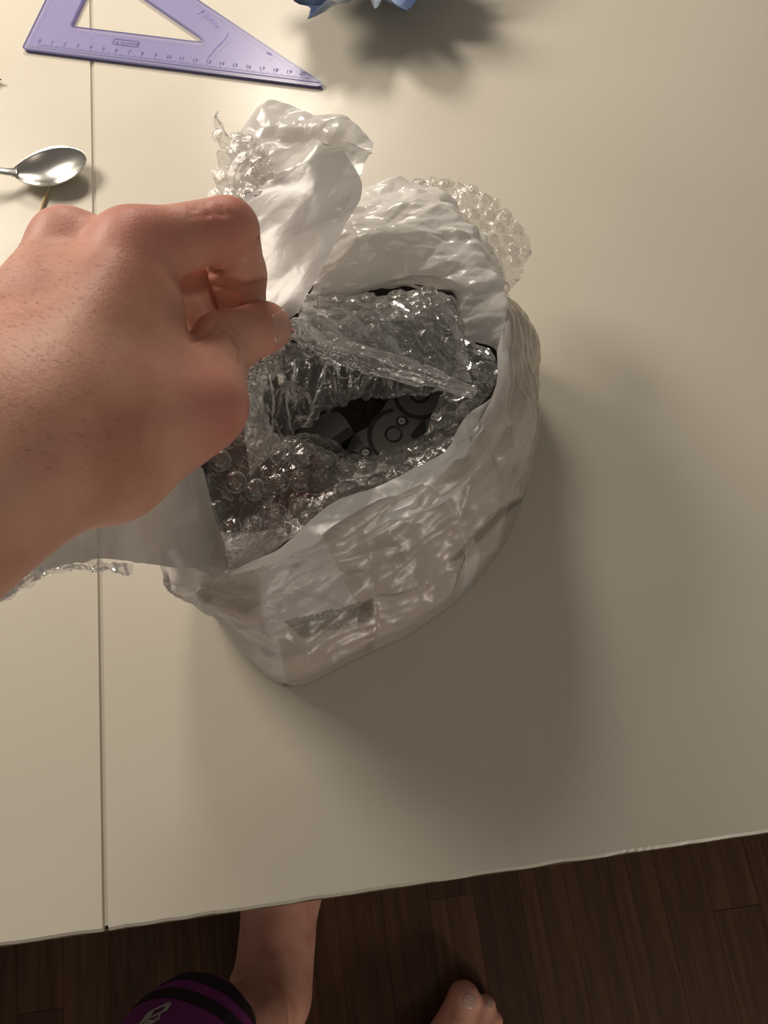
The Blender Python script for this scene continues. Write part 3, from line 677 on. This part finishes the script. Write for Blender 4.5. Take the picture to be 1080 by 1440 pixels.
wsheet('stretched_fold', [
    [Q(404, 452, 28.9), P(455, 470, 13.3), P(515, 488, 12.3), P(575, 505, 11.4), P(630, 528, 10.6), P(668, 545, 9.9)],
    [Q(408, 462, 28.6), P(458, 484, 13.3), P(515, 503, 12.2), P(575, 522, 11.2), P(630, 540, 10.4), P(668, 552, 9.9)],
    [Q(404, 472, 28.6), P(450, 500, 12.8), P(505, 522, 11.6), P(565, 536, 10.8), P(625, 550, 10.2), P(662, 560, 9.8)]],
    50, 160, 20, .0034, 62, M['stretch'], bub=False, stretch=dirstretch(P(410, 460, 14), P(660, 550, 10), 7))
wsheet('hood_underside', [
    [Q(396, 470, 28.8), P(450, 492, 12.6), P(510, 512, 11.5), P(575, 530, 10.6), P(640, 548, 10)],
    [P(370, 520, 12), P(420, 545, 11), P(490, 545, 10.6), P(570, 540, 10.2), P(640, 553, 9.8)],
    [P(352, 560, 10.2), P(402, 614, 9), P(450, 576, 9.4), P(505, 556, 9.6), P(575, 546, 9.6)]],
    80, 120, 34, .0044, 63, M['under'], bub=False, stretch=dirstretch(P(410, 460, 14), P(400, 610, 10), 3))
wsheet('pulled_curtain', [
    [Q(352, 505, 29.3), Q(368, 500, 29), Q(385, 490, 28.8), Q(404, 478, 28.6)],
    [P(343, 560, 11), P(350, 558, 11), P(358, 555, 11), P(372, 545, 11.5)],
    [P(344, 610, 9.5), P(354, 604, 9.5), P(366, 600, 9.6), P(382, 596, 9.8)],
    [P(352, 668, 8.8), P(364, 655, 8.8), P(382, 640, 8.8), P(408, 628, 8.8)]],
    90, 60, 24, .0034, 64, M['stretch'], bub=False, stretch=dirstretch(P(380, 490, 13), P(365, 640, 9), 7))
wsheet('lining_sheet', [
    [P(322, 560, 8.6), P(372, 606, 8.4), P(440, 624, 8.6), P(500, 652, 8.4), P(570, 636, 8.4), P(628, 604, 8.6), P(650, 566, 8.9)],
    [P(296, 620, 8.2), P(345, 680, 7.8), P(415, 672, 8.4), P(480, 672, 8.6), P(565, 652, 8.8), P(634, 618, 9.0), P(662, 580, 9.1)],
    [P(284, 680, 8.0), P(322, 750, 7.2), P(390, 730, 8.2), P(462, 700, 8.8), P(548, 676, 9.0), P(632, 636, 9.1), P(668, 596, 9.1)],
    [P(288, 735, 9.0), P(318, 806, 9.3), P(384, 775, 9.4), P(466, 720, 9.7), P(548, 688, 9.7), P(636, 648, 9.7), P(674, 606, 9.6)]],
    70, 130, 40, .0012, 65, squash=(.8, 1.25))
wsheet('folded_film', [
    [P(300, 745, 8.9), P(330, 750, 9.0), P(365, 748, 9.1), P(400, 742, 9.1)],
    [P(308, 772, 9.2), P(335, 775, 9.3), P(368, 768, 9.4), P(405, 752, 9.5)],
    [P(316, 806, 9.5), P(340, 800, 9.6), P(380, 780, 9.6), P(415, 752, 9.7)]], 30, 40, 40, .0007, 75, M['dull_film'], jag=.001, bub=False)
wsheet('inner_edge_sheet', [
    [P(395, 640, 6.0), P(450, 650, 6.0), P(505, 668, 6.0), P(570, 655, 6.0), P(620, 625, 6.2)],
    [P(402, 622, 8.6), P(446, 612, 9.0), P(500, 644, 8.8), P(572, 630, 8.8), P(632, 596, 9.0)]],
    24, 110, 90, .0036, 66, M['bubble'], jag=.004, bub=False)
wsheet('corner_sheet', [
    [P(640, 472, 9.6), P(665, 484, 9.6), P(690, 492, 9.5)],
    [P(640, 520, 9.6), P(668, 515, 9.7), P(697, 525, 9.6)],
    [P(620, 560, 9.4), P(655, 560, 9.6), P(690, 552, 9.5)],
    [P(596, 615, 9.2), P(625, 600, 9.3), P(655, 575, 9.3)]],
    60, 40, 60, .0030, 67, squash=(.6, 1.0))
# clear bubble fringe behind the far flap and beside the lifted flap
wsheet('back_fringe', [
    [P(540, 285, 8.0), P(600, 285, 8.0), P(650, 315, 8.0), P(690, 370, 7.6), P(712, 420, 7.2)],
    [P(560, 262, 7.4), P(620, 262, 7.4), P(670, 295, 7.4), P(712, 350, 7.0), P(722, 400, 7.0)],
    [P(578, 256, 7.2), P(645, 250, 7.2), P(705, 290, 7.0), P(745, 335, 6.8), P(736, 385, 6.8)]],
    80, 150, 90, .0052, 68, M['fringe'], jag=.006, pitch=.0072, squash=(.25, .7), skip=.3)
wsheet('flap_fringe', [
    [Q(296, 285, 33.2), Q(325, 285, 32.8), Q(355, 290, 32.6), Q(385, 290, 32.2)],
    [Q(296, 240, 33.4), Q(322, 235, 33), Q(350, 232, 32.6), Q(385, 245, 32.2)],
    [Q(304, 200, 33.6), Q(322, 205, 33.2), Q(342, 200, 32.9), Q(368, 205, 32.6)],
    [Q(298, 150, 34), Q(306, 166, 33.6), Q(330, 188, 33.4), Q(350, 186, 33.2)]],
    80, 60, 90, .0050, 69, M['fringe'], jag=.003, pitch=.0070, squash=(.25, .7), skip=.45)
wsheet('side_fringe', [
    [Q(-45, 838, 31.8), Q(0, 820, 31.8), Q(60, 796, 31.8), Q(130, 790, 31.5), Q(190, 792, 31.5)],
    [Q(-45, 872, 32), Q(0, 850, 32), Q(60, 812, 32), Q(130, 800, 31.8), Q(190, 806, 31.5)]],
    20, 90, 70, .0040, 70, M['fringe'], jag=.003, pitch=.009, skip=.5, squash=(.4,.8))

# ------------------------------------------------------------------ person: smooth-blended bodies
import openvdb
def sdf_mesh(name, caps, vox, k, m_, parent, creases=(), carve=(), smooth_reds=None, lines=()):
    "caps: (a, b, ra, rb[, k]) world metres; blended into one continuous surface"
    pts = np.array([p_ for c_ in caps for p_ in (c_[0], c_[1])]); rm = max(max(c_[2], c_[3]) for c_ in caps)
    lo_ = pts.min(0)-rm-4*vox; hi_ = pts.max(0)+rm+4*vox; dim = np.ceil((hi_-lo_)/vox).astype(int)
    D = np.full(dim, .02, np.float32)
    def region(a, b, r_, mar):
        l = np.floor((np.minimum(a, b)-r_-mar-lo_)/vox).astype(int); h = np.ceil((np.maximum(a, b)+r_+mar-lo_)/vox).astype(int)
        l = np.maximum(l, 0); h = np.minimum(h, dim); ax = [(np.arange(l[q_], h[q_])*vox+lo_[q_]).astype(np.float32) for q_ in range(3)]
        return tuple(slice(l[q_], h[q_]) for q_ in range(3)), np.stack(np.meshgrid(*ax, indexing='ij'), -1)
    def cone(X, a, b, ra, rb):
        ab = (b-a).astype(np.float32); t_ = np.clip(((X-a.astype(np.float32))@ab)/max(float(ab@ab), 1e-9), 0, 1)
        return np.linalg.norm(X-a.astype(np.float32)-t_[..., None]*ab, axis=-1) - (ra+(rb-ra)*t_)
    for c_ in caps:
        a, b, ra, rb = np.array(c_[0]), np.array(c_[1]), c_[2], c_[3]; kk = c_[4] if len(c_) > 4 else k
        sl, X = region(a, b, max(ra, rb), .02); d = cone(X, a, b, ra, rb); e = D[sl]
        if kk > 1e-5:
            h = np.clip(.5+.5*(e-d)/kk, 0, 1); D[sl] = e*(1-h)+d*h - kk*h*(1-h)
        else: D[sl] = np.minimum(e, d)
    for c_ in carve:
        a, b, r_, kk = np.array(c_[0]), np.array(c_[1]), c_[2], c_[3]
        sl, X = region(a, b, r_, .02); d = -cone(X, a, b, r_, r_); e = D[sl]
        h = np.clip(.5-.5*(e-d)/kk, 0, 1); D[sl] = e*(1-h)+d*h + kk*h*(1-h)
    gr = openvdb.FloatGrid(background=.02); gr.copyFromArray(D, tolerance=0)
    gr.transform = openvdb.createLinearTransform(voxelSize=vox)
    vs, tris, quads = gr.convertToPolygons(isovalue=0.0)
    vs = np.array(vs)+lo_
    fs = [tuple(int(q_) for q_ in f_) for f_ in quads] + [tuple(int(q_) for q_ in f_) for f_ in tris]
    loc = np.array(parent.location)
    o = mesh_obj(name, vs-loc, fs, m_); o.parent = parent; me = o.data
    nn = np.empty(len(vs)*3); me.vertices.foreach_get('normal', nn); nn = nn.reshape(-1, 3)
    disp = np.zeros(len(vs))
    for a, b, dep, wd in creases:
        a, b = np.array(a), np.array(b); ab = b-a; t_ = np.clip(((vs-a)@ab)/(ab@ab), 0, 1)
        dd = np.linalg.norm(vs-a-t_[:, None]*ab, axis=1); disp -= dep*np.exp(-(dd/wd)**2)
    up_ = ((CAM-vs)*nn).sum(1) > 0
    for pl_, dep, wd in lines:
        sd_, _ = near_line(vs, pl_); disp -= np.where(up_, dep*np.exp(-(sd_/wd)**2), 0)
    disp += .00006*noise(vs*260) + .0005*noise(vs*50)
    me.vertices.foreach_set('co', (vs-loc+nn*disp[:, None]).ravel()); me.update()
    red = np.zeros(len(vs))
    for c_, r_, s_ in (smooth_reds or ()): red = np.maximum(red, s_*np.exp(-(np.linalg.norm(vs-np.array(c_), axis=1)/r_)**2))
    at = me.attributes.new('red', 'FLOAT', 'POINT'); at.data.foreach_set('value', red.astype(np.float32))
    return o, vs, nn
m = M['skin'] = material('skin', (0.60, 0.33, 0.24), 0.48, Subsurface_Weight=0.12, Subsurface_Scale=0.008, Specular_IOR_Level=0.35)
m.node_tree.nodes['Principled BSDF'].inputs['Subsurface Radius'].default_value = (1.0, 0.35, 0.2)
N, L, b = nodes(m)
t = tex(m, 'ShaderNodeTexNoise', 38, Detail=5.0)
r = ramp(m, t.outputs[0], [(0.32, (0.54, 0.245, 0.175)), (0.52, (0.66, 0.335, 0.245)), (0.72, (0.71, 0.39, 0.29))])
at = N.new('ShaderNodeAttribute'); at.attribute_name = 'red'; mxc = N.new('ShaderNodeMixRGB'); mxc.inputs[2].default_value = (0.60, 0.20, 0.17, 1)
L.new(at.outputs['Fac'], mxc.inputs[0]); L.new(r.outputs[0], mxc.inputs[1]); L.new(mxc.outputs[0], b.inputs['Base Color'])
v1 = tex(m, 'ShaderNodeTexVoronoi', 900); n1 = tex(m, 'ShaderNodeTexNoise', 500, Detail=4.0)
ad = N.new('ShaderNodeMath'); ad.operation = 'ADD'; L.new(v1.outputs['Distance'], ad.inputs[0]); L.new(n1.outputs[0], ad.inputs[1]); bump(m, ad.outputs[0], 0.14, 0.0004)
M['nail'] = material('nail', (0.56, 0.30, 0.24), 0.30)
M['hair'] = material('body_hair', (0.17, 0.085, 0.055), 0.6)

person = thing('person', 'barefoot person in purple shorts whose left hand lifts the bubble wrap', 'person', (-.1, -.1, 0))
def cap(a, b, ra, rb, k=None):
    c_ = (Q(*a), Q(*b), ra*.01, rb*.01); return c_ if k is None else c_+(k,)
K = .012
arm = [
    cap((-360, 880, 18.5), (-15, 555, 22.2), 3.2, 2.2), cap((-330, 895, 17.5), (50, 652, 21.2), 2.8, 2.0), cap((-200, 770, 19.8), (25, 610, 21.6), 2.9, 2.4),
    cap((-10, 565, 22.6), (95, 345, 25.6), 1.9, 1.12), cap((50, 620, 21.6), (188, 350, 25.1), 1.9, 1.18),
    cap((-20, 570, 23.4), (58, 395, 27), 1.7, 1.05), cap((-25, 590, 24.2), (22, 458, 28.3), 1.6, 1.0),
    cap((60, 640, 21.8), (150, 648, 23.4), 1.9, 1.7), cap((150, 648, 23.6), (232, 602, 25.0), 1.65, 1.65), cap((100, 600, 22), (292, 570, 24.9), 1.6, 1.12),
    cap((100, 540, 22.6), (205, 440, 25.0), 1.6, 1.25), cap((130, 600, 22.8), (225, 530, 25.0), 1.5, 1.25), cap((90, 450, 24.5), (60, 560, 22.8), 1.5, 1.6),
    # index
    cap((188, 350, 25.1), (318, 320, 26.6), 1.16, 1.04, .008), cap((322, 325, 26.9), (334, 385, 28.6), 1.06, 1.03, .003), cap((334, 385, 28.6), (342, 436, 29.8), 1.02, .90, .003),
    # middle, ring, little fingers curled beneath
    cap((95, 345, 25.6), (250, 375, 29.0), 1.12, 1.0, .006), cap((250, 375, 29.0), (287, 432, 30.6), 1.0, .95, .003), cap((287, 432, 30.6), (272, 490, 31.0), .95, .85, .003),
    cap((58, 395, 27), (170, 410, 31), 1.05, .95, .006), cap((170, 410, 31), (200, 480, 32.6), .95, .85, .003), cap((200, 480, 32.6), (190, 520, 32), .82, .75, .003),
    cap((22, 458, 28.3), (100, 460, 31.8), .95, .85, .006), cap((100, 460, 31.8), (130, 520, 32.6), .82, .75, .003), cap((130, 520, 32.6), (135, 550, 31.8), .72, .66, .003),
    # palm mass
    cap((60, 560, 25.5), (190, 520, 27.5), 1.8, 1.6), cap((60, 560, 25), (100, 430, 27.5), 1.6, 1.5),
    # thumb
    cap((292, 570, 24.9), (314, 484, 27.3), 1.14, 1.02, .008), cap((314, 484, 27.3), (372, 461, 28.4), 1.04, .96, .006)]
creases = []
lines = [([(294, 384), (318, 381), (340, 367), (356, 350), (367, 332)], .0016, 2.6), ([(298, 401), (330, 406), (352, 402), (376, 391)], .0010, 2.2),
         ([(308, 460), (322, 470), (334, 488), (338, 512)], .0009, 2.0), ([(318, 453), (333, 464), (345, 482), (349, 508)], .0009, 2.0), ([(314, 457), (328, 467), (340, 485), (344, 510)], -.0004, 2.0),
         ([(270, 480), (290, 470), (305, 452)], .0007, 3.0)]
_r2 = np.random.RandomState(8)
for k in range(16):
    cx_, cy_ = _r2.uniform(262, 322), _r2.uniform(284, 304); lines.append(([(cx_, cy_), (cx_+_r2.uniform(12, 28), cy_+_r2.uniform(-2, 4))], .00030, 1.6))
for a_, b_ in (((60, 430, 24), (150, 350, 24.2)), ((20, 560, 21.5), (165, 450, 23.4)), ((170, 420, 23.5), (215, 480, 23.6)), ((90, 500, 22.4), (150, 430, 23.6))):
    creases.append((Q(*a_), Q(*b_), -.0007, .0040))
reds = [(Q(190, 320, 24.2), .014, .55), (Q(300, 575, 24), .016, .6), (Q(318, 320, 26), .016, .5), (Q(372, 461, 28), .013, .35), (Q(95, 330, 25), .014, .4), (Q(330, 380, 28), .012, .3)]
armo, av, an_ = sdf_mesh('left_arm', arm, .0011, K, M['skin'], person, creases, (), reds, lines)
# thumbnail
from mathutils.bvhtree import BVHTree
def surface_nail(name, body, cen, ax, up, hl, hw, off, m_, lift=.0003):
    "a nail moulded onto the finger: rays dropped on the skin from the nail side"
    loc = np.array(person.location); me = body.data
    bvh = BVHTree.FromPolygons([v.co.copy() for v in me.vertices], [tuple(p_.vertices) for p_ in me.polygons])
    ax = ax/np.linalg.norm(ax); up = up-ax*(up@ax); up /= np.linalg.norm(up); sd = np.cross(up, ax); n_ = 15; top = []
    for i in range(n_):
        a_ = i/(n_-1)*2-1
        for j in range(n_):
            b_ = j/(n_-1)*2-1; u_, v_ = a_*math.sqrt(1-.42*b_*b_), b_*math.sqrt(1-.34*a_*a_)
            o_ = cen + ax*(off+u_*hl) + sd*v_*hw + up*.03 - loc
            h_, nn, _, _ = bvh.ray_cast(Vector(o_), Vector(-up)); k_ = lift*(1 if max(abs(a_), abs(b_)) < .99 else -.8)
            top.append(np.array(h_)+np.array(nn)*k_ if h_ else o_-up*.025)
    o = mesh_obj(name, top, grid_faces(n_, n_), m_); o.parent = body; return o
T0, T1 = Q(352, 463, 27.9), Q(408, 448, 28.9)
ax = (T1-T0)/np.linalg.norm(T1-T0); tocam = CAM-Q(380, 460, 28.4); tocam /= np.linalg.norm(tocam)
o = surface_nail('thumbnail', armo, Q(372, 461, 28.4), ax, tocam+np.cross(ax, tocam)*.25, .0072, .0066, .0036, M['nail'], .0005); o['label'] = 'short pinkish thumbnail'
# fine dark hairs on the wrist and the back of the hand
rs = np.random.RandomState(3); hv, hf = [], []
hd = Q(-200, 560, 20)-Q(0, 600, 21); 
px_ = (av-CAM)@RT/((av-CAM)@FW)*F_PX+540; py_ = (av-CAM)@DN/((av-CAM)@FW)*F_PX+720
facing = ((CAM-av)*an_).sum(1) > 0
ok = np.where((px_ < 200) & (px_ > -60) & (py_ > 340) & (py_ < 700) & facing)[0]
for i in rs.choice(ok, 2100):
    if rs.rand() < (px_[i]-40)/170 or rs.rand() < (py_[i]-520)/170: continue
    p_ = av[i]; n_ = an_[i]; d_ = RT*1.0 + DN*.38 + rs.normal(size=3)*.16; d_ -= n_*(d_@n_); d_ /= np.linalg.norm(d_)
    ln = rs.uniform(.0014, .0030); sd = np.cross(n_, d_)*.00005; b0 = len(hv)
    hv += [p_-sd-n_*.0003, p_+sd-n_*.0003, p_+d_*ln*.5+n_*.0003+sd*.7, p_+d_*ln*.5+n_*.0003-sd*.7, p_+d_*ln+n_*.0002]; hf += [(b0, b0+1, b0+2, b0+3), (b0+3, b0+2, b0+4)]
o = mesh_obj('arm_hair', np.array(hv)-np.array(person.location), hf, M['hair']); o.parent = armo; tag(o, kind='stuff')

# legs: feet stand on the floor
SH0, SH1 = Q(312, 1388, 62), Q(205, 1600, 50)     # hem -> thigh
axs = (SH1-SH0)/np.linalg.norm(SH1-SH0); e1 = CAM-SH0; e1 -= axs*(e1@axs); e1 /= np.linalg.norm(e1); e2 = np.cross(axs, e1)
_prof = np.array([(0, .010), (.006, .021), (.02, .037), (.04, .047), (.07, .054), (.12, .060), (.35, .075)])
def shp(s, an, off=0.0):
    rr = np.interp(s, _prof[:, 0], _prof[:, 1]) + .002*noise(np.array([math.cos(an)*3, math.sin(an)*3, s*25])) + off
    return SH0 + axs*s + (e1*math.cos(an)*.75 + e2*math.sin(an))*rr
def fcap(a, b, ra, rb, k=None):
    "pixel x, y and height (cm) above the floor"
    c_ = (P(a[0], a[1], a[2]-TABLE*100), P(b[0], b[1], b[2]-TABLE*100), ra*.01, rb*.01); return c_ if k is None else c_+(k,)
lf = [fcap((388, 1395, 6.0), (396, 1250, 3.8), 3.2, 2.6), fcap((372, 1420, 6.5), (380, 1250, 3.0), 3.0, 2.6), fcap((405, 1400, 4.0), (418, 1250, 2.6), 1.9, 2.2),
      fcap((396, 1250, 3.5), (395, 1150, 2.4), 2.7, 2.2), fcap((380, 1250, 3), (370, 1150, 2.2), 2.6, 2.0), fcap((412, 1250, 2.8), (415, 1150, 2.2), 2.4, 2.0),
      fcap((372, 1420, 5.5), (365, 1475, 3.2), 3.2, 3.0), fcap((370, 1412, 7.5), (345, 1445, 15), 3.3, 3.0), (P(345, 1445, 15-TABLE*100), SH0+axs*.085, .030, .036)]
for k_, (x0, r_) in enumerate(((420, 1.35), (402, .9), (386, .85), (371, .8), (357, .78))):
    lf.append(fcap((x0, 1150, 1.8), (x0-1, 1095+k_*7, r_+.1), r_*1.1, r_, .006))
sdf_mesh('left_leg', lf, .003, .02, M['skin'], person, smooth_reds=[(P(380, 1330, -46), .03, .35)])
rf = [fcap((652, 1404, 2.0), (640, 1440, 2.2), 1.65, 1.5), fcap((640, 1440, 2.2), (600, 1500, 3.2), 1.7, 2.3), fcap((600, 1500, 3.2), (590, 1640, 4.5), 2.4, 3.0),
      fcap((683, 1414, 1.4), (667, 1450, 1.8), 1.02, .95, .006), fcap((667, 1450, 1.8), (620, 1520, 3), 1.2, 2.2),
      fcap((694, 1436, 1.3), (678, 1465, 1.6), .95, .9, .006), fcap((678, 1465, 1.6), (640, 1530, 2.8), 1.1, 2.0),
      fcap((702, 1458, 1.2), (690, 1485, 1.5), .85, .85, .006), fcap((690, 1485, 1.5), (655, 1540, 2.6), 1.1, 1.9),
      fcap((712, 1482, 1.1), (700, 1510, 1.4), .8, .9, .006), fcap((700, 1510, 1.4), (665, 1580, 2.6), 1.2, 2.2), fcap((660, 1560, 2.6), (630, 1650, 3.5), 2.2, 2.8)]
rfo, fv, fn_ = sdf_mesh('right_foot', rf, .0022, .012, M['skin'], person, smooth_reds=[(P(655, 1395, -50), .02, .3)])
M['toenail'] = material('toenail_keratin', (0.50, 0.31, 0.25), 0.3)
td = P(657, 1390, -50)-P(640, 1440, -50)
surface_nail('toenail', rfo, P(657, 1401, -50), td, np.array([0.15, 0, 1.0]), .0065, .0080, 0, M['toenail'])
surface_nail('toenail', rfo, P(686, 1408, -50.6), td, np.array([0.15, 0, 1.0]), .0042, .0048, 0, M['toenail'])
# purple shorts over the left knee
M['purple'] = material('purple_jersey', (0.25, 0.035, 0.21), 0.7); M['dark_band'] = material('dark_stripe', (0.028, 0.014, 0.025), 0.75); M['logo'] = material('white_print', (0.62, 0.58, 0.52), 0.6)
for k_ in ('purple', 'dark_band'): bump(M[k_], tex(M[k_], 'ShaderNodeTexNoise', 60, Detail=3.0).outputs[0], 0.4, 0.002)
def tube(name, s0, s1, m_, n=10, off=0.0):
    vs = [shp(s0+(s1-s0)*i/(n-1), 2*math.pi*j/48, off) for i in range(n) for j in range(48)]
    o = mesh_obj(name, np.array(vs)-np.array(person.location), grid_faces(n, 48, True), m_); o.parent = shorts; return o
vs = [shp(.0+.30*i/39, 2*math.pi*j/48) for i in range(40) for j in range(48)]
shorts = mesh_obj('shorts', np.array(vs)-np.array(person.location), grid_faces(40, 48, True), M['purple']); shorts.parent = person
shorts['label'] = 'purple shorts with dark bands at the hem'
tube('hem_band', .016, .034, M['dark_band'], 8, .0008); tube('hem_band', .046, .058, M['dark_band'], 6, .0008)
bvh_ = BVHTree.FromPolygons([v.co.copy() for v in shorts.data.vertices], [tuple(p_.vertices) for p_ in shorts.data.polygons])
def printed(name, poly):
    "white print lying on the cloth of the shorts"
    loc = np.array(person.location); ev = []
    for k in range(len(poly)):
        a_, c_ = np.array(poly[k], float), np.array(poly[(k+1) % len(poly)], float)
        ev += [a_ + (c_-a_)*q/4 for q in range(4)]
    vs = []
    for x, y in ev:
        d_ = Q(x, y, 100)-CAM; h_ = bvh_.ray_cast(Vector(CAM-loc), Vector(d_))
        vs.append(np.array(h_[0]) - d_/np.linalg.norm(d_)*.0016 if h_[0] else Q(x, y, 56)-loc)
    o = mesh_obj(name, vs, [tuple(range(len(vs)))], M['logo'], smooth=False); o.parent = shorts
LX = lambda q: [(185+a/13.5, 1390+b/13.5) for a, b in q]
for q in ([(430, 385), (690, 262), (760, 258), (735, 330), (670, 420), (560, 480), (520, 555), (440, 590), (420, 560), (500, 545), (500, 495), (380, 560), (350, 555), (380, 520), (590, 420), (640, 340), (600, 345), (440, 418)],
          [(400, 400), (435, 400), (350, 560), (250, 640), (150, 700), (130, 675), (190, 610), (290, 470)],
          [(330, 590), (430, 600), (400, 625), (550, 555), (545, 580), (360, 690), (220, 700), (250, 650)]):
    printed('printed_letter', LX(q))
